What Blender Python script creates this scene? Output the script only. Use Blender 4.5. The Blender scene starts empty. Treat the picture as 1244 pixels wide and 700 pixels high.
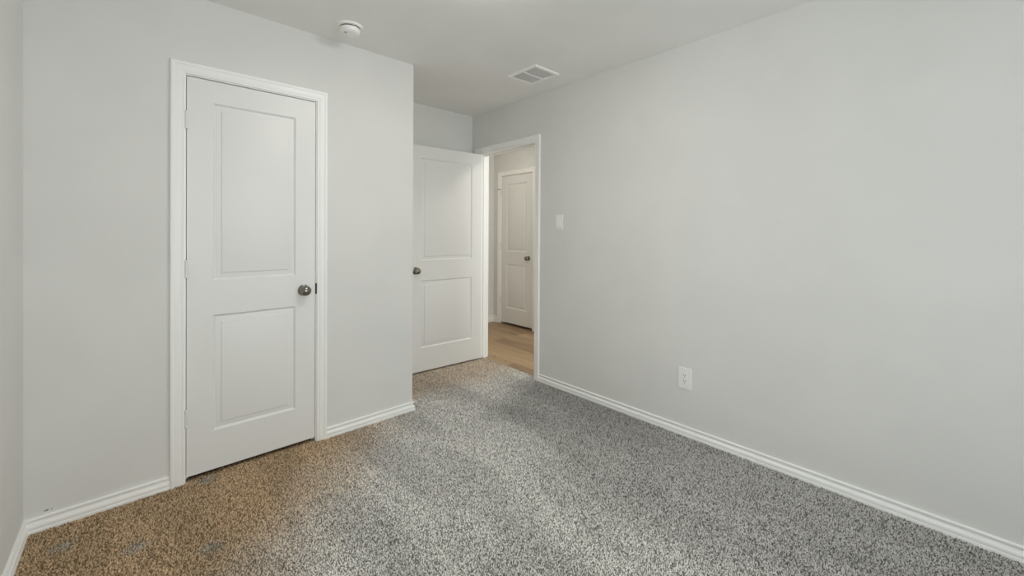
import bpy, bmesh, math, random
import numpy as np
from mathutils import Vector, Matrix

C = bpy.context.scene.collection
SC = bpy.context.scene

# ------------------------------------------------------------------ camera, world, light, exposure
XL, XR = -0.344, 2.522          # left and right wall faces
YC, YB = 2.600, 3.350           # closet wall face, alcove back wall face
XO = 1.438                      # outer corner of the closet
YW = -1.900                     # window wall face
H = 2.440                       # ceiling
WT = 0.115                      # wall thickness
HX, HY = 3.750, 4.460           # hall: far wall face, end wall face
HZ = -0.008                     # hall wood floor level
CARPET_END = 2.572

cam_d = bpy.data.cameras.new('camera')
cam = bpy.data.objects.new('camera', cam_d); C.objects.link(cam)
cam_d.sensor_width = 36.0
cam_d.lens = 495.96 / 1244 * 36
cam_d.shift_y = (284.59 - 350) / 1244
cam_d.clip_start = 0.02
YAW, ROLL, PITCH = 0.7434224, 0.00505227, -0.00460028
fwd = Vector((math.sin(YAW), math.cos(YAW), 0)); rgt = Vector((math.cos(YAW), -math.sin(YAW), 0)); upv = Vector((0, 0, 1))
f2 = fwd * math.cos(PITCH) + upv * math.sin(PITCH); u2 = upv * math.cos(PITCH) - fwd * math.sin(PITCH)
r3 = rgt * math.cos(ROLL) + u2 * math.sin(ROLL); u3 = u2 * math.cos(ROLL) - rgt * math.sin(ROLL)
m = Matrix.Identity(4)
for i in range(3):
    m[i][0], m[i][1], m[i][2] = r3[i], u3[i], -f2[i]
m[2][3] = 1.2624
cam.matrix_world = m
SC.camera = cam

SC.view_settings.view_transform = 'Standard'
SC.view_settings.look = 'None'
SC.view_settings.exposure = 0.0
SC.view_settings.gamma = 1.0
SC.view_settings.use_curve_mapping = False
SC.cycles.max_bounces = 16      # a small pale room lives on light bounced many times
SC.cycles.diffuse_bounces = 14

W = bpy.data.worlds.new('sky'); SC.world = W; W.use_nodes = True
bg = W.node_tree.nodes['Background']
SKY_STRENGTH = 4.55
bg.inputs[0].default_value = (0.900, 0.955, 0.965, 1); bg.inputs[1].default_value = SKY_STRENGTH

LAMP = (1.089, 1.36)            # flush ceiling lamp, bedroom
LAMP_STRENGTH = 105.0
LAMP_COLOR = (1.0, 0.965, 0.91)
HALL_LAMP = (3.18, 2.33)
HALL_FILL_END = (3.18, 3.80)  # second hall lamp, added to lift the far end
HALL_STRENGTH = 27.0
HALL_END_STRENGTH = 14.0
HALL_COLOR = (1.0, 0.92, 0.80)

WIN = (-0.05, 2.25, 0.35, 2.20)   # opening in the window wall behind the viewer: x0, x1, z0, z1
WINL = (-1.25, -0.20, 0.65, 2.10)  # unseen opening added in the left wall for light: y0, y1, z0, z1
HN = 0.85                       # near end of the hall
WINH = (2.72, 3.68, 0.30, 2.20)    # unseen window added in it to light the hall
def portal(name, loc, rot, w, h):
    # importance-sampling portal over a window opening; gives no light of its own
    pl = bpy.data.lights.new(name, 'AREA'); pl.shape = 'RECTANGLE'
    pl.size = w; pl.size_y = h; pl.cycles.is_portal = True
    po = bpy.data.objects.new(name, pl); C.objects.link(po)
    po.location = loc; po.rotation_euler = rot
portal('window_portal', ((WIN[0] + WIN[1]) / 2, YW - WT - 0.02, (WIN[2] + WIN[3]) / 2), (math.radians(90), 0, 0), WIN[1] - WIN[0], WIN[3] - WIN[2])
portal('window_portal', ((WINH[0] + WINH[1]) / 2, HN - WT - 0.02, (WINH[2] + WINH[3]) / 2), (math.radians(90), 0, 0), WINH[1] - WINH[0], WINH[3] - WINH[2])
portal('window_portal', (XL - WT - 0.02, (WINL[0] + WINL[1]) / 2, (WINL[2] + WINL[3]) / 2), (math.radians(90), 0, math.radians(-90)), WINL[1] - WINL[0], WINL[3] - WINL[2])

# ------------------------------------------------------------------ materials
def new_mat(name):
    mt = bpy.data.materials.new(name); mt.use_nodes = True
    nt = mt.node_tree
    return mt, nt, nt.nodes['Principled BSDF']

def N(nt, t, **kw):
    n = nt.nodes.new(t)
    for k, v in kw.items():
        if k in n.inputs: n.inputs[k].default_value = v
        else: setattr(n, k, v)
    return n

def coords(nt, kind='Object'):
    return nt.nodes.new('ShaderNodeTexCoord').outputs[kind]

def geo(nt):
    return nt.nodes.new('ShaderNodeNewGeometry').outputs['Position']

def math_n(nt, op, a, b=None, clamp=False):
    n = nt.nodes.new('ShaderNodeMath'); n.operation = op; n.use_clamp = clamp
    for i, v in enumerate((a, b)):
        if v is None: continue
        if isinstance(v, (int, float)): n.inputs[i].default_value = v
        else: nt.links.new(v, n.inputs[i])
    return n.outputs[0]

def map_n(nt, v, a, b, c=0.0, d=1.0):
    n = nt.nodes.new('ShaderNodeMapRange'); n.interpolation_type = 'SMOOTHSTEP'
    nt.links.new(v, n.inputs['Value'])
    for k, x in zip(('From Min', 'From Max', 'To Min', 'To Max'), (a, b, c, d)): n.inputs[k].default_value = x
    return n.outputs[0]

def mix_c(nt, fac, a, b, blend='MIX'):
    n = nt.nodes.new('ShaderNodeMix'); n.data_type = 'RGBA'; n.blend_type = blend
    for sock, v in ((n.inputs[0], fac), (n.inputs[6], a), (n.inputs[7], b)):
        if isinstance(v, (int, float)): sock.default_value = v
        elif isinstance(v, tuple): sock.default_value = (*v, 1) if len(v) == 3 else v
        else: nt.links.new(v, sock)
    return n.outputs[2]

def bump(nt, h, strength, dist, bsdf):
    b = nt.nodes.new('ShaderNodeBump'); b.inputs['Strength'].default_value = strength; b.inputs['Distance'].default_value = dist
    nt.links.new(h, b.inputs['Height']); nt.links.new(b.outputs[0], bsdf.inputs['Normal'])

def plain(name, col, rough=0.5, metal=0.0, spec=0.5):
    mt, nt, b = new_mat(name)
    b.inputs['Base Color'].default_value = (*col, 1); b.inputs['Roughness'].default_value = rough
    b.inputs['Metallic'].default_value = metal; b.inputs['Specular IOR Level'].default_value = spec
    return mt

def paint(name, col, scuffs=False):
    """matt wall paint over a fine orange-peel texture"""
    mt, nt, b = new_mat(name)
    p = geo(nt)
    n1 = N(nt, 'ShaderNodeTexNoise', Scale=95.0, Detail=2.0); nt.links.new(p, n1.inputs['Vector'])
    n2 = N(nt, 'ShaderNodeTexNoise', Scale=3.0, Detail=2.0); nt.links.new(p, n2.inputs['Vector'])
    c = mix_c(nt, map_n(nt, n2.outputs[0], 0.35, 0.65), tuple(x * 0.985 for x in col), tuple(min(1, x * 1.01) for x in col))
    if scuffs:
        # a small dark nick in the paint just above the skirting
        sx = nt.nodes.new('ShaderNodeSeparateXYZ'); nt.links.new(p, sx.inputs[0])
        n3 = N(nt, 'ShaderNodeTexNoise', Scale=120.0, Detail=1.0); nt.links.new(p, n3.inputs['Vector'])
        m1 = math_n(nt, 'MULTIPLY', map_n(nt, sx.outputs[0], -0.292, -0.288), map_n(nt, sx.outputs[0], -0.262, -0.266))
        m2 = math_n(nt, 'MULTIPLY', map_n(nt, sx.outputs[2], 0.0700, 0.0725), map_n(nt, sx.outputs[2], 0.0790, 0.0765))
        mk = math_n(nt, 'MULTIPLY', math_n(nt, 'MULTIPLY', m1, m2), map_n(nt, n3.outputs[0], 0.44, 0.54))
        c = mix_c(nt, mk, c, (0.18, 0.16, 0.14))
    nt.links.new(c, b.inputs['Base Color'])
    b.inputs['Roughness'].default_value = 0.75; b.inputs['Specular IOR Level'].default_value = 0.25
    bump(nt, n1.outputs[0], 0.10, 0.002, b)
    return mt

M = {}
M['wall'] = paint('wall_paint', (0.752, 0.750, 0.733))
M['wall_closet'] = paint('wall_paint_nicked', (0.752, 0.750, 0.733), True)
M['ceiling'] = paint('ceiling_paint', (0.885, 0.882, 0.865))
M['trim'] = plain('white_trim_enamel', (0.925, 0.925, 0.91), 0.34)
M['door'] = plain('white_door_enamel', (0.815, 0.815, 0.80), 0.40)
M['plastic'] = plain('white_plastic', (0.90, 0.90, 0.89), 0.35)
M['alarm'] = plain('off_white_plastic', (0.93, 0.93, 0.915), 0.5)
M['grey_plastic'] = plain('grey_plastic', (0.42, 0.42, 0.42), 0.5)
M['dark'] = plain('dark_slot', (0.02, 0.02, 0.02), 0.8)
M['duct'] = plain('dark_duct', (0.10, 0.10, 0.10), 0.9)
M['vent'] = plain('white_steel_vent', (0.94, 0.94, 0.93), 0.45)
M['nickel'] = plain('satin_nickel', (0.27, 0.245, 0.21), 0.20, 1.0)
M['strike'] = plain('dark_nickel_strike', (0.035, 0.033, 0.03), 0.5, 0.3)
M['sub'] = plain('concrete', (0.3, 0.3, 0.3), 0.9)

def carpet_mat():
    mt, nt, b = new_mat('flecked_carpet')
    p = geo(nt)
    sx = nt.nodes.new('ShaderNodeSeparateXYZ'); nt.links.new(p, sx.inputs[0])
    X, Y = sx.outputs[0], sx.outputs[1]
    fine = N(nt, 'ShaderNodeTexNoise', Scale=160.0, Detail=2.0, Roughness=0.7); nt.links.new(p, fine.inputs['Vector'])
    at = nt.nodes.new('ShaderNodeAttribute'); at.attribute_name = 'fleck'
    v = math_n(nt, 'ADD', math_n(nt, 'MULTIPLY', at.outputs['Fac'], 0.70), math_n(nt, 'MULTIPLY', map_n(nt, fine.outputs[0], 0.32, 0.68), 0.30))
    def ramp(cols):
        r = nt.nodes.new('ShaderNodeValToRGB'); e = r.color_ramp.elements
        e[0].position, e[0].color = cols[0][0], (*cols[0][1], 1)
        e[1].position, e[1].color = cols[-1][0], (*cols[-1][1], 1)
        for q, c in cols[1:-1]:
            el = e.new(q); el.color = (*c, 1)
        nt.links.new(v, r.inputs[0]); return r.outputs[0]
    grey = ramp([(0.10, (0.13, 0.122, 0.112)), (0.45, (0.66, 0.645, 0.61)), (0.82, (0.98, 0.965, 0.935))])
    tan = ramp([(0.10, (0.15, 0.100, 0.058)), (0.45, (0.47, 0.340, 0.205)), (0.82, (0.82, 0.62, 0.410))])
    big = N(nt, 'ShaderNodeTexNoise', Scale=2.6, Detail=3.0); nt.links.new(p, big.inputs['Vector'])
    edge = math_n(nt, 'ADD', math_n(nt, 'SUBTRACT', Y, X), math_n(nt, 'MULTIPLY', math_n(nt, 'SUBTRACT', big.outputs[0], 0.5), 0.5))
    shade_tan = map_n(nt, edge, 0.95, 1.85)       # painted light: tan where lamplight fades by the closet, grey where lit
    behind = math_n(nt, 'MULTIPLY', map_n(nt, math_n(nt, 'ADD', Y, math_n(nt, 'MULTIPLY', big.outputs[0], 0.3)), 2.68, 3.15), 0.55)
    shade_tan = math_n(nt, 'MAXIMUM', shade_tan, behind)     # warm hall light painted as tan over the alcove carpet
    # three small dents and a mark, greyer than the pile round them
    spots = None
    for cx, cy, r in ((-0.219, 2.40, 0.045), (-0.002, 2.203, 0.045), (0.223, 1.999, 0.045), (0.262, 2.56, 0.045)):
        d = math_n(nt, 'SQRT', math_n(nt, 'ADD', math_n(nt, 'POWER', math_n(nt, 'SUBTRACT', X, cx), 2.0), math_n(nt, 'POWER', math_n(nt, 'SUBTRACT', Y, cy), 2.0)))
        s = map_n(nt, d, r * 0.2, r * 1.3, 0.62, 0.0)
        spots = s if spots is None else math_n(nt, 'MAXIMUM', spots, s)
    slate = ramp([(0.10, (0.090, 0.092, 0.084)), (0.45, (0.32, 0.328, 0.300)), (0.85, (0.56, 0.57, 0.53))])
    c = mix_c(nt, spots, mix_c(nt, shade_tan, grey, tan), slate)
    # vacuum stripes: lanes of pile laid the other way, along the room
    mp = N(nt, 'ShaderNodeMapping'); mp.inputs['Scale'].default_value = (4.2, 0.9, 1); mp.inputs['Rotation'].default_value = (0, 0, 0.10); nt.links.new(p, mp.inputs[0])
    st = N(nt, 'ShaderNodeTexNoise', Scale=1.0, Detail=2.5, Distortion=0.4); nt.links.new(mp.outputs[0], st.inputs['Vector'])
    sv = map_n(nt, st.outputs[0], 0.36, 0.64, 0.86, 1.06)
    wall_fade = math_n(nt, 'ADD', X, math_n(nt, 'MULTIPLY', math_n(nt, 'SUBTRACT', big.outputs[0], 0.5), 0.5))
    wall_fade = math_n(nt, 'SUBTRACT', wall_fade, math_n(nt, 'MAXIMUM', math_n(nt, 'MULTIPLY', math_n(nt, 'SUBTRACT', Y, 2.15), 2.2), 0.0))
    sv = math_n(nt, 'MULTIPLY', sv, map_n(nt, wall_fade, 1.45, 2.15, 1.10, 0.76))     # carpet darker towards the long wall, paler mid-room
    cc = nt.nodes.new('ShaderNodeCombineColor')
    for i in range(3): nt.links.new(sv, cc.inputs[i])
    c = mix_c(nt, 1.0, c, cc.outputs[0], 'MULTIPLY')
    nt.links.new(c, b.inputs['Base Color'])
    b.inputs['Roughness'].default_value = 0.95; b.inputs['Specular IOR Level'].default_value = 0.1
    return mt
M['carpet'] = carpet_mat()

def wood_mat():
    mt, nt, b = new_mat('oak_planks')
    p = geo(nt)
    mp = N(nt, 'ShaderNodeMapping'); mp.inputs['Rotation'].default_value = (0, 0, math.radians(90)); nt.links.new(p, mp.inputs[0])
    br = nt.nodes.new('ShaderNodeTexBrick'); nt.links.new(mp.outputs[0], br.inputs['Vector'])
    br.offset = 0.37
    for k, v in (('Scale', 1.0), ('Brick Width', 1.22), ('Row Height', 0.18), ('Mortar Size', 0.0012), ('Mortar Smooth', 0.2), ('Bias', 0.0)): br.inputs[k].default_value = v
    br.inputs['Color1'].default_value = (0.15, 0.15, 0.15, 1); br.inputs['Color2'].default_value = (0.85, 0.85, 0.85, 1); br.inputs['Mortar'].default_value = (0.1, 0.1, 0.1, 1)
    mg = N(nt, 'ShaderNodeMapping'); mg.inputs['Scale'].default_value = (22, 1.6, 1); nt.links.new(p, mg.inputs[0])
    gr = N(nt, 'ShaderNodeTexNoise', Scale=1.0, Detail=5.0, Distortion=1.2); nt.links.new(mg.outputs[0], gr.inputs['Vector'])
    t = math_n(nt, 'ADD', math_n(nt, 'MULTIPLY', br.outputs['Color'], 0.5), math_n(nt, 'MULTIPLY', gr.outputs[0], 0.5))
    r = nt.nodes.new('ShaderNodeValToRGB'); e = r.color_ramp.elements
    e[0].position, e[0].color = 0.30, (0.22, 0.14, 0.076, 1); e[1].position, e[1].color = 0.70, (0.54, 0.38, 0.22, 1)
    nt.links.new(t, r.inputs[0])
    kn = N(nt, 'ShaderNodeTexVoronoi', Scale=3.1); nt.links.new(p, kn.inputs['Vector'])
    c = mix_c(nt, map_n(nt, kn.outputs['Distance'], 0.10, 0.03, 0.0, 0.55), r.outputs[0], (0.12, 0.075, 0.04))
    c = mix_c(nt, math_n(nt, 'MULTIPLY', br.outputs['Fac'], 0.6), c, (0.08, 0.05, 0.03))
    nt.links.new(c, b.inputs['Base Color'])
    b.inputs['Roughness'].default_value = 0.42
    return mt
M['wood'] = wood_mat()

def emit(name, col, s):
    mt, nt, b = new_mat(name)
    b.inputs['Base Color'].default_value = (0.85, 0.85, 0.82, 1)
    b.inputs['Emission Color'].default_value = (*col, 1); b.inputs['Emission Strength'].default_value = s
    return mt
M['lamp'] = emit('lit_frosted_glass', LAMP_COLOR, LAMP_STRENGTH)
M['hall_lamp'] = emit('lit_warm_glass', HALL_COLOR, HALL_STRENGTH)
M['hall_fill_end'] = emit('fill_warm_glass', HALL_COLOR, HALL_END_STRENGTH)
mt, nt, b = new_mat('window_glass')
for n in list(nt.nodes):
    if n.type == 'BSDF_PRINCIPLED': nt.nodes.remove(n)
tr = nt.nodes.new('ShaderNodeBsdfTransparent'); gl = nt.nodes.new('ShaderNodeBsdfGlossy'); gl.inputs['Roughness'].default_value = 0.02
fr = nt.nodes.new('ShaderNodeFresnel'); mx = nt.nodes.new('ShaderNodeMixShader')
nt.links.new(fr.outputs[0], mx.inputs[0]); nt.links.new(tr.outputs[0], mx.inputs[1]); nt.links.new(gl.outputs[0], mx.inputs[2])
nt.links.new(mx.outputs[0], nt.nodes['Material Output'].inputs[0])
M['glass'] = mt

# ------------------------------------------------------------------ mesh helpers
def obj(name, bm, mat, parent=None, smooth=None):
    me = bpy.data.meshes.new(name)
    bmesh.ops.recalc_face_normals(bm, faces=bm.faces[:])
    bm.to_mesh(me); bm.free()
    for x in (mat if isinstance(mat, (list, tuple)) else [mat]): me.materials.append(x)
    if smooth is not None:
        me.shade_smooth(); me.set_sharp_from_angle(angle=math.radians(smooth))
    o = bpy.data.objects.new(name, me); C.objects.link(o)
    if parent is not None: o.parent = parent
    return o

def empty(name, loc=(0, 0, 0), rz=0.0):
    o = bpy.data.objects.new(name, None); C.objects.link(o)
    o.location = loc; o.rotation_euler = (0, 0, rz); o.empty_display_size = 0.1
    return o

def tag(o, label=None, cat=None, kind=None, group=None):
    if label: o['label'] = label
    if cat: o['category'] = cat
    if kind: o['kind'] = kind
    if group: o['group'] = group
    return o

def add_box(bm, x0, x1, y0, y1, z0, z1, bevel=0.0, mi=0):
    vs = [bm.verts.new((x, y, z)) for x in (x0, x1) for y in (y0, y1) for z in (z0, z1)]
    fs = [bm.faces.new([vs[i] for i in q]) for q in ((0, 1, 3, 2), (4, 6, 7, 5), (0, 4, 5, 1), (2, 3, 7, 6), (0, 2, 6, 4), (1, 5, 7, 3))]
    for f in fs: f.material_index = mi
    if bevel:
        es = list({e for f in fs for e in f.edges})
        r = bmesh.ops.bevel(bm, geom=es, offset=bevel, segments=2, profile=0.7, affect='EDGES')
        for f in r['faces']: f.material_index = mi

def add_lathe(bm, prof, M4=Matrix.Identity(4), n=40, mi=0):
    """prof: (radius, height) along local Z"""
    rings = []
    for r, z in prof:
        if r < 1e-6: rings.append([bm.verts.new(M4 @ Vector((0, 0, z)))])
        else: rings.append([bm.verts.new(M4 @ Vector((r * math.cos(2 * math.pi * k / n), r * math.sin(2 * math.pi * k / n), z))) for k in range(n)])
    for a, b in zip(rings[:-1], rings[1:]):
        for k in range(n):
            q = (a[k % len(a)], a[(k + 1) % len(a)], b[(k + 1) % len(b)], b[k % len(b)])
            u = list(dict.fromkeys(q))
            if len(u) >= 3:
                f = bm.faces.new(u); f.material_index = mi

def loft(bm, stations, caps=True):
    """stations: list of lists of points (same count), skinned in order; profile closed"""
    vs = [[bm.verts.new(p) for p in s] for s in stations]
    n = len(vs[0])
    for a, b in zip(vs[:-1], vs[1:]):
        for k in range(n):
            bm.faces.new((a[k], a[(k + 1) % n], b[(k + 1) % n], b[k]))
    if caps:
        bm.faces.new(vs[0]); bm.faces.new(list(reversed(vs[-1])))

# ------------------------------------------------------------------ room shell
def struct(name, bm, mat, label=None, cat=None, smooth=None, parent=None):
    o = obj(name, bm, mat, parent, smooth)
    if parent is None: tag(o, label, cat, 'structure')
    return o

def wall_with_hole(name, axis, face, back, a0, a1, hole, mat, label, z1=H):
    """wall slab along `axis`, from a0 to a1, with one rectangular hole (h0, h1, z0, z1)"""
    bm = bmesh.new()
    h0, h1, hz0, hz1 = hole
    lo, hi = min(face, back), max(face, back)
    us = [a0, h0, h1, a1]; zs = sorted({-0.02, max(hz0, -0.02), hz1, z1})
    solid = lambda i, j: not (i == 1 and hz0 <= (zs[j] + zs[j + 1]) / 2 <= hz1)
    P = lambda u, t, z: (u, t, z) if axis == 'x' else (t, u, z)
    vd = {}
    V = lambda i, t, j: vd.setdefault((i, t, j), None) or vd.__setitem__((i, t, j), bm.verts.new(P(us[i], (lo, hi)[t], zs[j]))) or vd[(i, t, j)]
    nu, nz = len(us) - 1, len(zs) - 1
    for i in range(nu):
        for j in range(nz):
            if not solid(i, j): continue
            for t in (0, 1): bm.faces.new((V(i, t, j), V(i + 1, t, j), V(i + 1, t, j + 1), V(i, t, j + 1)))
            for di, dj, q in ((-1, 0, ((i, j), (i, j + 1))), (1, 0, ((i + 1, j), (i + 1, j + 1))), (0, -1, ((i, j), (i + 1, j))), (0, 1, ((i, j + 1), (i + 1, j + 1)))):
                ii, jj = i + di, j + dj
                if 0 <= ii < nu and 0 <= jj < nz and solid(ii, jj): continue
                (p, r), (s, t2) = q
                bm.faces.new((V(p, 0, r), V(s, 0, t2), V(s, 1, t2), V(p, 1, r)))
    return struct(name, bm, mat, label, 'wall')

def wall_box(name, x0, x1, y0, y1, mat, label, z0=-0.02, z1=H):
    bm = bmesh.new(); add_box(bm, x0, x1, y0, y1, z0, z1)
    return struct(name, bm, mat, label, 'wall')

# jamb-to-jamb openings: closet, bedroom doorway, hall closet
CO = (0.181, 0.792, 2.040)
BO = (2.453, 3.226, 2.035)
HO = (3.690, 4.300, 2.040)
JT = 0.018                       # jamb board thickness

bm = bmesh.new(); add_box(bm, XL - WT, CARPET_END, YW - WT, YB + WT, -0.02, -0.003)
floor = struct('floor', bm, M['carpet'], 'flecked cut pile carpet covering the bedroom floor, shade painted tan by the closet and lamplight painted grey', 'carpet')

def carpet_pile():
    """the cut pile itself: leaning tufts, each with its own fleck of light or dark yarn"""
    rng = np.random.default_rng(7)
    P = []
    sp = 0.0056
    for x0, x1, y0, y1 in ((XL + 0.012, CARPET_END, -0.45, YC - 0.012), (XO + 0.012, CARPET_END, YC - 0.012, YB - 0.012), (CO[0] + 0.004, CO[1] - 0.004, YC - 0.012, YC + 0.035)):
        gx, gy = np.meshgrid(np.arange(x0, x1, sp), np.arange(y0, y1, sp))
        q = np.stack([gx.ravel(), gy.ravel()], 1); q += rng.uniform(-0.5, 0.5, q.shape) * sp
        P.append(q)
    P = np.concatenate(P)
    ok = ~((P[:, 0] > XR - 0.012) & ((P[:, 1] < BO[0] + 0.003) | (P[:, 1] > BO[1] - 0.003))) & (P[:, 0] < CARPET_END + 0.001)
    P = P[ok]; n = len(P)
    ang = rng.uniform(0, 2 * np.pi, n); r = rng.uniform(0.0026, 0.0042, n)
    lean = rng.normal(0, 0.0036, (n, 2)); hgt = rng.uniform(0.0020, 0.0065, n)
    V = np.zeros((n, 4, 3))
    for k in range(3):
        V[:, k, 0] = P[:, 0] + r * np.cos(ang + k * 2.0944); V[:, k, 1] = P[:, 1] + r * np.sin(ang + k * 2.0944); V[:, k, 2] = -0.0035
    V[:, 3, :2] = P + lean; V[:, 3, 2] = hgt
    me = bpy.data.meshes.new('pile')
    me.vertices.add(n * 4); me.vertices.foreach_set('co', V.astype(np.float32).ravel())
    b0 = np.arange(n) * 4
    F = np.stack([np.stack([b0 + k, b0 + (k + 1) % 3, b0 + 3], 1) for k in range(3)], 1).reshape(-1)
    me.loops.add(n * 9); me.loops.foreach_set('vertex_index', F.astype(np.int32))
    me.polygons.add(n * 3); me.polygons.foreach_set('loop_start', np.arange(0, n * 9, 3, dtype=np.int32))
    a = me.attributes.new('fleck', 'FLOAT', 'POINT'); a.data.foreach_set('value', np.repeat(rng.beta(0.75, 0.60, n), 4).astype(np.float32))
    me.update(calc_edges=True)
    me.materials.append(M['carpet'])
    o = bpy.data.objects.new('pile', me); C.objects.link(o); o.parent = floor
    o['kind'] = 'stuff'; o['label'] = 'short tufted carpet pile'
carpet_pile()
bm = bmesh.new(); add_box(bm, CARPET_END, HX + 0.75, HN - WT, HY + WT, -0.02, HZ)
struct('floor_hall', bm, M['wood'], 'oak plank floor of the hall beyond the open doorway', 'wood floor')
bm = bmesh.new(); add_box(bm, XL - WT, HX + 0.75, YW - WT, HY + WT, H, H + 0.1)
struct('ceiling', bm, M['ceiling'], 'plain matt ceiling over the bedroom and the hall', 'ceiling')

wall_with_hole('wall_left', 'y', XL, XL - WT, YW, YB, WINL, M['wall'], 'plain grey wall at the edge of the view beside the closet wall')
wall_with_hole('wall_closet', 'x', YC, YC + WT, XL, XO, (CO[0] - JT, CO[1] + JT, -1, CO[2] + JT), M['wall_closet'], 'grey wall that holds the closed closet door')
wall_box('wall_alcove', XO - WT, XO, YC + WT, YB, M['wall'], 'side of the closet facing the door alcove')
wall_box('wall_far', XL - WT, XR, YB, YB + WT, M['wall'], 'grey wall behind the open bedroom door')
wall_with_hole('wall_right', 'y', XR, XR + WT, YW, HY, (BO[0] - JT, BO[1] + JT, -1, BO[2] + JT), M['wall'], 'long blank grey wall with the doorway to the hall')
wall_with_hole('wall_window', 'x', YW, YW - WT, XL - WT, XR + WT, WIN, M['wall'], 'grey wall with the window behind the viewer')
wall_box('wall_hall_end', XR + WT, HX + 0.75, HY, HY + WT, M['wall'], 'end wall of the hall beyond the doorway')
wall_with_hole('wall_hall_far', 'y', HX, HX + WT, HN, HY, (HO[0] - JT, HO[1] + JT, -1, HO[2] + JT), M['wall'], 'hall wall facing the bedroom doorway, holding the hall closet door')
wall_with_hole('wall_hall_near', 'x', HN, HN - WT, XR + WT, HX + 0.75, WINH, M['wall'], 'near end wall of the hall with an added window in it')
wall_box('wall_hall_closet', HX + 0.65, HX + 0.75, HN, HY, M['wall'], 'back wall of the closet off the hall')

# ------------------------------------------------------------------ baseboards
BB = [(0.0, 0.0600), (0.0070, 0.0600), (0.0092, 0.0592), (0.0105, 0.0570), (0.0107, 0.0535), (0.0098, 0.0505), (0.0078, 0.0480),
      (0.0052, 0.0466), (0.0040, 0.0445), (0.0036, 0.0410), (0.0040, 0.0375), (0.0054, 0.0350), (0.0090, 0.0336), (0.0125, 0.0318), (0.0142, 0.0285), (0.0146, 0.0230), (0.0142, 0.0175),
      (0.0130, 0.0142), (0.0128, 0.0130), (0.0150, 0.0118), (0.0158, 0.0095), (0.0158, -0.004), (0.0, -0.004)]

def baseboard(names, pts, z=0.0, prof=BB):
    """pts: plan polyline with the room on its right-hand side; one mitred board per segment"""
    P = [Vector(p) for p in pts]
    nrm = []
    for a, b in zip(P[:-1], P[1:]):
        d = (b - a).normalized(); nrm.append(Vector((d.y, -d.x)))
    off = []
    for i in range(len(P)):
        if i == 0: off.append(nrm[0])
        elif i == len(P) - 1: off.append(nrm[-1])
        else:
            s = nrm[i - 1] + nrm[i]; off.append(s / (1 + nrm[i - 1].dot(nrm[i])))
    for i, (nm, lb) in enumerate(names):
        bm = bmesh.new()
        st = [[(P[k].x + off[k].x * t, P[k].y + off[k].y * t, z + h) for t, h in prof] for k in (i, i + 1)]
        loft(bm, st)
        struct(nm, bm, M['trim'], lb, 'baseboard', 40)

CW = 0.057; RV = 0.005           # casing width, reveal
baseboard([('baseboard_left', 'white moulded baseboard along the wall at the edge of the view'),
           ('baseboard_closet', 'short white baseboard between the corner and the closet casing')],
          [(XL, YW), (XL, YC), (CO[0] - RV - CW, YC)])
baseboard([('baseboard_corner', 'white baseboard between the closet casing and the outer corner'),
           ('baseboard_alcove', 'white baseboard on the closet side inside the alcove'),
           ('baseboard_far', 'white baseboard behind the open bedroom door'),
           ('baseboard_jamb', 'stub of white baseboard behind the open door at the hinge side')],
          [(CO[1] + RV + CW, YC), (XO, YC), (XO, YB), (XR, YB), (XR, BO[1] + RV + CW)])
baseboard([('baseboard_right', 'long white baseboard along the blank wall under the outlet'),
           ('baseboard_window', 'white baseboard under the window behind the viewer')],
          [(XR, BO[0] - RV - CW), (XR, YW), (XL, YW)])
BBH = [(t, 0.0 if h < 0 else h + 0.028 if h > 0.035 else h * 1.75) for t, h in BB]
baseboard([('baseboard_hall_side', 'white baseboard on the hall side of the doorway wall'),
           ('baseboard_hall_end', 'white baseboard across the end of the hall'),
           ('baseboard_hall_far', 'short white baseboard beside the hall closet casing')],
          [(XR + WT, BO[1] + RV + CW), (XR + WT, HY), (HX, HY), (HX, HO[1] + RV + CW)], HZ, BBH)

# ------------------------------------------------------------------ door casings and jambs
CP = [(0.0, 0.0), (0.0, 0.0070), (0.0012, 0.0088), (0.0040, 0.0096), (0.0080, 0.0094), (0.0105, 0.0080), (0.0120, 0.0080), (0.0135, 0.0098), (0.0180, 0.0112),
      (0.0260, 0.0124), (0.0370, 0.0128), (0.0400, 0.0126), (0.0412, 0.0142), (0.0430, 0.0160), (0.0465, 0.0172), (0.0510, 0.0172), (0.0548, 0.0158), (0.0566, 0.0130), (0.0570, 0.0)]

def casing_bm(axis, face, sgn, u0, u1, zt, z0=-0.004):
    bm = bmesh.new()
    P = lambda u, t, z: (u, face + sgn * t, z) if axis == 'x' else (face + sgn * t, u, z)
    st = [[P(u0 - s, t, z0) for s, t in CP], [P(u0 - s, t, zt + s) for s, t in CP], [P(u1 + s, t, zt + s) for s, t in CP], [P(u1 + s, t, z0) for s, t in CP]]
    loft(bm, st)
    return bm

def jamb_bm(axis, f0, f1, u0, u1, zt, stop, z0=-0.02):
    """three boards lining the opening and a door stop on them; stop = (t0, t1) across the wall"""
    bm = bmesh.new()
    def B(a, b, t0, t1, c, d):
        if axis == 'x': add_box(bm, a, b, min(t0, t1), max(t0, t1), c, d)
        else: add_box(bm, min(t0, t1), max(t0, t1), a, b, c, d)
    e = 0.0005
    B(u0 - JT + e, u0, f0, f1, z0, zt + JT - e); B(u1, u1 + JT - e, f0, f1, z0, zt + JT - e); B(u0, u1, f0, f1, zt, zt + JT - e)
    s0, s1 = stop
    B(u0, u0 + 0.011, s0, s1, z0, zt); B(u1 - 0.011, u1, s0, s1, z0, zt); B(u0 + 0.011, u1 - 0.011, s0, s1, zt - 0.011, zt)
    return bm

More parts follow.
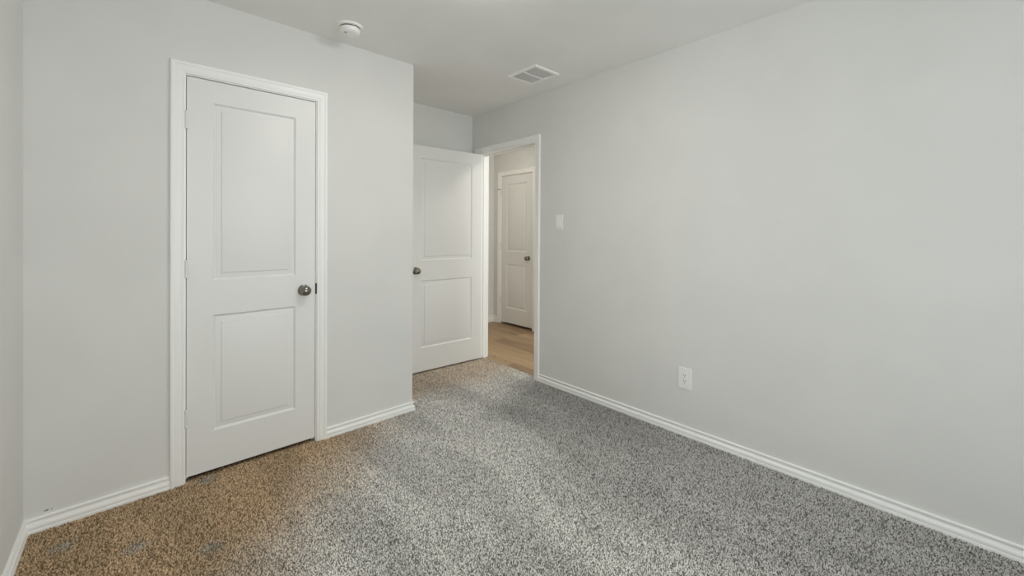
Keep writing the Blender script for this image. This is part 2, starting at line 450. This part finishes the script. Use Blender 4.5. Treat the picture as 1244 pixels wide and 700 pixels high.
def door_frame(name, label, axis, face, sgn, op, stop, both=True):
    """face: the wall face the viewer sees, sgn: direction out of that face"""
    o = obj(name, casing_bm(axis, face, sgn, op[0] - RV, op[1] + RV, op[2] + RV), M['trim'], None, 40)
    tag(o, label, 'door frame', 'structure')
    obj('jamb', jamb_bm(axis, face, face - sgn * WT, op[0], op[1], op[2], stop), M['trim'], o)
    if both:
        obj('rear_casing', casing_bm(axis, face - sgn * WT, -sgn, op[0] - RV, op[1] + RV, op[2] + RV), M['trim'], o, 40)
    return o

fr1 = door_frame('trim_1', 'white moulded casing round the closed closet door', 'x', YC, -1, CO, (YC + 0.042, YC + 0.075))
fr2 = door_frame('trim_2', 'white moulded casing round the open doorway to the hall', 'y', XR, -1, BO, (XR + 0.045, XR + 0.080))
fr3 = door_frame('trim_3', 'white moulded casing round the closet door in the hall', 'y', HX, -1, HO, (HX + 0.042, HX + 0.075), both=False)

# strike plates let into the jambs
bm = bmesh.new(); add_box(bm, CO[1] - 0.0012, CO[1] + 0.0115, YC - 0.0035, YC + 0.030, 0.887, 0.951, 0.0008)
tag(obj('strike_plate', bm, M['strike'], fr1), 'dark metal strike plate')
bm = bmesh.new(); add_box(bm, XR - 0.002, XR + 0.034, BO[0] - 0.001, BO[0] + 0.0015, 0.885, 0.950)
tag(obj('strike_plate', bm, M['nickel'], fr2), 'metal strike plate')
bm = bmesh.new(); add_box(bm, HX - 0.004, HX + 0.030, HO[0] - 0.0085, HO[0] + 0.0015, 0.74, 0.86)
tag(obj('strike_plate', bm, M['nickel'], fr3), 'metal strike plate')

# ------------------------------------------------------------------ doors
def door_slab_bm(w, z0, z1, th, side, top, bot):
    """two-panel moulded slab in local X 0..w, Y 0 (front, faces -Y) .. th"""
    bm = bmesh.new()
    ring = [(0.0, 0.0), (0.0015, 0.0014), (0.0040, 0.0050), (0.0075, 0.0082), (0.0110, 0.0094), (0.0122, 0.0094), (0.0130, 0.0082), (0.0145, 0.0078),
            (0.0240, 0.0066), (0.0330, 0.0050), (0.0352, 0.0045), (0.0366, 0.0024), (0.0376, 0.0008), (0.0388, 0.0005)]
    xs = [0, side, w - side, w]; zs = [z0, bot[0], bot[1], top[0], top[1], z1]
    for fy, s in ((0.0, 1), (th, -1)):
        g = [[bm.verts.new((x, fy, z)) for z in zs] for x in xs]
        for i in range(3):
            for j in range(5):
                if i == 1 and j in (1, 3): continue
                bm.faces.new((g[i][j], g[i + 1][j], g[i + 1][j + 1], g[i][j + 1]))
        for a, b, i0 in ((bot[0], bot[1], 1), (top[0], top[1], 3)):
            prev = [g[1][i0], g[2][i0], g[2][i0 + 1], g[1][i0 + 1]]
            for o, d in ring[1:]:
                cur = [bm.verts.new((x, fy + s * d, z)) for x, z in ((side + o, a + o), (w - side - o, a + o), (w - side - o, b - o), (side + o, b - o))]
                for k in range(4): bm.faces.new((prev[k], prev[(k + 1) % 4], cur[(k + 1) % 4], cur[k]))
                prev = cur
            bm.faces.new(prev)
        if fy == 0: F = g
        else: Bk = g
    for i in range(3):
        for j in (0, 5): bm.faces.new((F[i][j], F[i + 1][j], Bk[i + 1][j], Bk[i][j]))
    for j in range(5):
        for i in (0, 3): bm.faces.new((F[i][j], F[i][j + 1], Bk[i][j + 1], Bk[i][j]))
    return bm

def knob_bm(x, z, y, s):
    """round passage knob; s = -1 stands out towards -Y from face y"""
    bm = bmesh.new()
    R = Matrix.Translation((x, y, z)) @ Matrix.Rotation(math.radians(90 if s < 0 else -90), 4, 'X')
    ball = []
    for k in range(15):
        a = -math.pi / 2 + 0.50 + (math.pi - 0.50) * k / 14
        ball.append((0.0290 * math.cos(a) if k < 14 else 0.0, 0.0440 + (0.0215 if math.sin(a) < 0 else 0.0205) * math.sin(a)))
    add_lathe(bm, [(0.0, 0.0), (0.0325, 0.0), (0.0325, 0.0035), (0.0310, 0.0062), (0.0270, 0.0082), (0.0190, 0.0098), (0.0140, 0.0118), (0.0115, 0.0150), (0.0110, 0.0220)] + ball, R, 48)
    return bm

def hinge_bm(x, y, z, dx):
    """painted butt hinge: barrel of five knuckles and the sliver of leaf beside it"""
    bm = bmesh.new()
    h = 0.089
    prof = [(0.0, 0.0), (0.0045, 0.0), (0.0062, 0.002)]
    for k in range(5):
        a, b = h * k / 5 + 0.001, h * (k + 1) / 5 - 0.001
        prof += [(0.0062, a + 0.001), (0.0062, b)]
        if k < 4: prof += [(0.0052, b + 0.0006), (0.0052, b + 0.0014)]
    prof += [(0.0045, h), (0.0, h + 0.001)]
    add_lathe(bm, prof, Matrix.Translation((x, y, z)), 20)
    add_box(bm, min(x, x + dx), max(x, x + dx), y + 0.001, y + 0.0055, z + 0.001, z + h - 0.001)
    return bm

def make_door(name, label, loc, rz, w, z0, z1, hinge_left, knob_z, hinges, side=0.110, barrel=True, th=0.035, backset=0.070):
    d = tag(empty(name, loc, rz), label, 'door', 'structure')
    o = door_slab_bm(w, z0, z1, th, side, (1.006, 1.922), (0.225, 0.826))
    s = obj('door_slab', o, M['door'], d, 25)
    kx = w - backset if hinge_left else backset
    k = obj('door_knob', knob_bm(kx, knob_z, 0.0, -1), M['nickel'], d, 35); tag(k, 'round satin nickel knob')
    k = obj('door_knob', knob_bm(kx, knob_z, th, 1), M['nickel'], d, 35); tag(k, 'round satin nickel knob')
    bm = bmesh.new()
    ex = w if hinge_left else 0.0
    add_box(bm, ex - 0.0005, ex + 0.0012, 0.005, th - 0.005, knob_z - 0.028, knob_z + 0.028)
    add_box(bm, ex - 0.001, ex + 0.004 if hinge_left else ex + 0.001, 0.010, th - 0.010, knob_z - 0.009, knob_z + 0.009) if hinge_left else add_box(bm, ex - 0.004, ex, 0.010, th - 0.010, knob_z - 0.009, knob_z + 0.009)
    tag(obj('latch', bm, M['nickel'], d), 'metal latch plate')
    hx = 0.0 if hinge_left else w
    for hz in hinges:
        yb = -0.0105 if barrel else th + 0.0045
        hb = hinge_bm(hx - 0.003 if hinge_left else hx + 0.003, yb, hz, 0.012 if hinge_left else -0.012) if barrel else hinge_bm(hx, th + 0.0005, hz, 0.010)
        obj('hinge', hb, M['door'], d, 35)
    return d

make_door('door_1', 'closed white two-panel closet door with a round nickel knob', (CO[0] + 0.003, YC + 0.003, 0), 0, CO[1] - CO[0] - 0.006, 0.024, 2.0345, True, 0.915, (0.278, 1.026, 1.770), side=0.107, backset=0.063)

# bedroom door: hung at the far jamb, swung open in front of the alcove's far wall
OPEN = math.radians(3.2)
BW = 0.766
# the door's local origin (its free bottom corner) from the hinge corner
hc = Vector((2.516, 3.186))
d2 = Vector((-math.cos(OPEN), math.sin(OPEN)))
org = hc + d2 * BW
make_door('door_2', 'white two-panel bedroom door standing open in the alcove', (org.x, org.y, 0), -OPEN, BW, 0.016, 2.031, False, 0.918, (0.278, 1.026, 1.770), side=0.112, barrel=False, backset=0.060)

# hall closet door: closed, hinged on its far side; seen front faces -X
d3 = make_door('door_3', 'closed white two-panel door across the hall, seen through the doorway', (HX + 0.003, HO[1] - 0.003, 0), -math.pi / 2, HO[1] - HO[0] - 0.006, 0.022, 2.0345, True, 0.925, (0.278, 1.026, 1.770), side=0.107)
bm = bmesh.new()
add_lathe(bm, [(0, 0), (0.0028, 0), (0.0028, 0.045), (0.0065, 0.046), (0.0065, 0.054), (0, 0.055)], Matrix.Translation((-0.003, -0.008, 1.861)) @ Matrix.Rotation(math.radians(-90), 4, 'Y') @ Matrix.Rotation(math.radians(35), 4, 'X'), 14)
tag(obj('hinge_pin_stop', bm, M['strike'], d3, 35), 'dark hinge pin door stop')

# ------------------------------------------------------------------ smoke alarm
sa = tag(empty('smoke_alarm', (0.901, 2.362, H)), 'round white smoke alarm on the ceiling near the closet wall', 'smoke alarm')
flip = Matrix.Rotation(math.pi, 4, 'X')
bm = bmesh.new(); add_lathe(bm, [(0, 0), (0.0705, 0), (0.0705, 0.006), (0.0690, 0.0095), (0.0655, 0.0110), (0.0560, 0.0112), (0.0, 0.0112)], flip, 64)
obj('mounting_plate', bm, M['alarm'], sa, 35)
bm = bmesh.new(); add_lathe(bm, [(0, 0.0110), (0.0535, 0.0110), (0.0535, 0.0165), (0, 0.0165)], flip, 48)  # black disc puts the gap's shade into colour
tag(obj('gap_shade', bm, M['dark'], sa), 'black disc painted as the shade between plate and body')
bm = bmesh.new(); add_lathe(bm, [(0, 0.0162), (0.0540, 0.0162), (0.0550, 0.0175), (0.0548, 0.0250), (0.0530, 0.0340), (0.0495, 0.0400), (0.0430, 0.0440), (0.0300, 0.0455), (0.0, 0.0460)], flip, 64)
obj('alarm_body', bm, M['alarm'], sa, 35)
bm = bmesh.new(); add_lathe(bm, [(0, 0.0445), (0.0095, 0.0445), (0.0095, 0.0465), (0.0080, 0.0475), (0, 0.0475)], Matrix.Translation((-0.028, -0.006, 0)) @ flip, 24)
tag(obj('test_button', bm, M['grey_plastic'], sa, 35), 'small grey test button')
bm = bmesh.new(); add_lathe(bm, [(0, 0.0440), (0.0030, 0.0440), (0.0030, 0.0460), (0, 0.0465)], Matrix.Translation((-0.014, 0.028, 0)) @ flip, 12)
obj('indicator_light', bm, M['grey_plastic'], sa, 35)

# ------------------------------------------------------------------ ceiling vent
VX0, VX1, VY0, VY1 = 2.054, 2.308, 1.999, 2.293
vt = tag(empty('ceiling_vent', ((VX0 + VX1) / 2, (VY0 + VY1) / 2, H)), 'white square two-bay air vent in the ceiling by the long blank wall', 'vent')
hw, hh = (VX1 - VX0) / 2, (VY1 - VY0) / 2
FB, BAR = 0.026, 0.011
bm = bmesh.new()
fp = [(0.0, 0.0), (0.0, -0.003), (0.005, -0.0100), (FB - 0.002, -0.0100), (FB, -0.008), (FB, 0.0)]
loft(bm, [[(sx * (hw - s), sy * (hh - s), z) for s, z in fp] for sx, sy in ((-1, -1), (1, -1), (1, 1), (-1, 1), (-1, -1))], caps=False)
bmesh.ops.remove_doubles(bm, verts=bm.verts[:], dist=1e-6)
add_box(bm, -hw + FB - 0.001, hw - FB + 0.001, -BAR / 2, BAR / 2, -0.0100, 0.0)
obj('vent_frame', bm, M['vent'], vt)
bm = bmesh.new(); add_box(bm, -hw + FB - 0.002, hw - FB + 0.002, -hh + FB - 0.002, hh - FB + 0.002, -0.0009, -0.0002)
tag(obj('duct', bm, M['duct'], vt), 'dark duct behind the louvres')
for y0, y1 in ((-hh + FB, -BAR / 2), (BAR / 2, hh - FB)):
    bm = bmesh.new(); n = 17; px = (2 * hw - 2 * FB) / n
    for k in range(n):
        x = -hw + FB + (k + 0.5) * px
        q = [(x + px * 0.41, -0.0040), (x - px * 0.41, -0.0051), (x - px * 0.41, -0.0056), (x + px * 0.41, -0.0045)]
        xm = x - px * 0.01
        h = [(xm + (u - xm) * 0.35, z * 0.6) for u, z in q]
        loft(bm, [[(u, y0 + 0.0010, z) for u, z in q], [(u, y1 - 0.0090, z) for u, z in q], [(u, y1 - 0.0020, z) for u, z in h]])
    obj('louvre', bm, M['vent'], vt)

# ------------------------------------------------------------------ light switch and outlet on the long wall (local: X along -Y of the room, -Y out of the wall)
def wall_empty(name, y, z): return empty(name, (XR, y, z), -math.pi / 2)
sw = tag(wall_empty('light_switch', 2.173, 1.347), 'white rocker light switch beside the doorway casing', 'light switch')
bm = bmesh.new(); add_box(bm, -0.036, 0.036, -0.0060, 0.0, -0.0585, 0.0585, 0.0022); obj('face_plate', bm, M['plastic'], sw)
bm = bmesh.new()
pr = [(-0.0055, -0.033), (-0.0115, -0.032), (-0.0090, 0.0), (-0.0068, 0.032), (-0.0055, 0.033)]
loft(bm, [[(-0.0165, y, z) for y, z in pr], [(0.0165, y, z) for y, z in pr]])
obj('rocker', bm, M['plastic'], sw)

ou = tag(wall_empty('power_outlet', 1.139, 0.356), 'white duplex power outlet low on the long blank wall', 'outlet')
bm = bmesh.new(); add_box(bm, -0.0405, 0.0405, -0.0058, 0.0, -0.0660, 0.0660, 0.0024); obj('face_plate', bm, M['plastic'], ou)
bm = bmesh.new(); add_box(bm, -0.0168, 0.0168, -0.0072, -0.005, -0.0335, 0.0335, 0.0010); rc = obj('receptacle', bm, M['plastic'], ou)
for zc in (0.0175, -0.0175):
    bm = bmesh.new()
    for xx, hh2 in ((-0.0065, 0.0042), (0.0065, 0.0036)): add_box(bm, xx - 0.0014, xx + 0.0014, -0.0075, -0.0068, zc + 0.004 - hh2, zc + 0.004 + hh2)
    add_lathe(bm, [(0, 0.0068), (0.0028, 0.0068), (0.0028, 0.0075), (0, 0.0075)], Matrix.Translation((0, 0, zc - 0.0085)) @ Matrix.Rotation(math.radians(90), 4, 'X'), 12)
    tag(obj('socket_slots', bm, M['dark'], rc), 'dark socket slots')

# ------------------------------------------------------------------ ceiling lamps
def flush_lamp(name, label, x, y, r, mat):
    """slim surface-mounted disc lamp: a rim and a shallow glowing diffuser that shines downwards"""
    o = tag(empty(name, (x, y, H)), label, 'ceiling lamp')
    bm = bmesh.new(); add_lathe(bm, [(0, 0), (r + 0.016, 0), (r + 0.014, 0.020), (r + 0.009, 0.027), (r + 0.002, 0.028), (r, 0.024), (0, 0.024)], flip, 48); obj('lamp_rim', bm, M['alarm'], o, 35)
    bm = bmesh.new(); add_lathe(bm, [(r, 0.0245)] + [(r * math.cos(k * math.pi / 20), 0.025 + 0.030 * math.sin(k * math.pi / 20)) for k in range(10)] + [(0, 0.055)], flip, 48)
    obj('diffuser', bm, mat, o, 60)
flush_lamp('ceiling_lamp', 'lit slim disc lamp in the middle of the bedroom ceiling', *LAMP, 0.100, M['lamp'])
flush_lamp('hall_lamp', 'lit warm disc lamp on the hall ceiling nearer the added window', *HALL_LAMP, 0.180, M['hall_lamp'])
flush_lamp('hall_lamp', 'added warm disc lamp on the hall ceiling to brighten the end wall', *HALL_FILL_END, 0.110, M['hall_fill_end'])  # added unseen lamp that brightens the hall's end wall and closet door

# ------------------------------------------------------------------ windows behind the viewer; side and hall ones added for daylight
def make_window(name, label, axis, face, op):
    """sash window; axis: along the wall, face: room-side wall face, the outside lies towards minus"""
    a0, a1, z0, z1 = op
    yo = face - WT * 0.75
    def B(bm, a, b, t0, t1, c, d, bev=0.0):
        if axis == 'x': add_box(bm, a, b, t0, t1, c, d, bev)
        else: add_box(bm, t0, t1, a, b, c, d, bev)
    bm = bmesh.new(); am = (a0 + a1) / 2; zm = (z0 + z1) / 2
    for a, b, c, d in ((a0, a0 + 0.045, z0, z1), (a1 - 0.045, a1, z0, z1), (a0 + 0.045, a1 - 0.045, z0, z0 + 0.05), (a0 + 0.045, a1 - 0.045, z1 - 0.045, z1), (am - 0.02, am + 0.02, z0 + 0.05, z1 - 0.045), (a0 + 0.045, a1 - 0.045, zm - 0.02, zm + 0.02)):
        B(bm, a, b, yo - 0.02, yo + 0.02, c, d)
    win = struct(name, bm, M['trim'], label, 'window')
    bm = bmesh.new(); B(bm, a0 + 0.04, a1 - 0.04, yo - 0.002, yo + 0.002, z0 + 0.045, z1 - 0.04); obj('pane', bm, M['glass'], win)
    bm = bmesh.new(); B(bm, a0 - 0.05, a1 + 0.05, face - 0.06, face + 0.025, z0 - 0.022, z0, 0.003); obj('window_sill', bm, M['trim'], win)
make_window('window_1', 'white sash window in the wall behind the viewer', 'x', YW, WIN)
make_window('added_window_2', 'unseen white sash window added in the side wall to light the long wall', 'y', XL, WINL)
make_window('added_window_3', 'unseen white sash window added at the near end of the hall for daylight', 'x', HN, WINH)
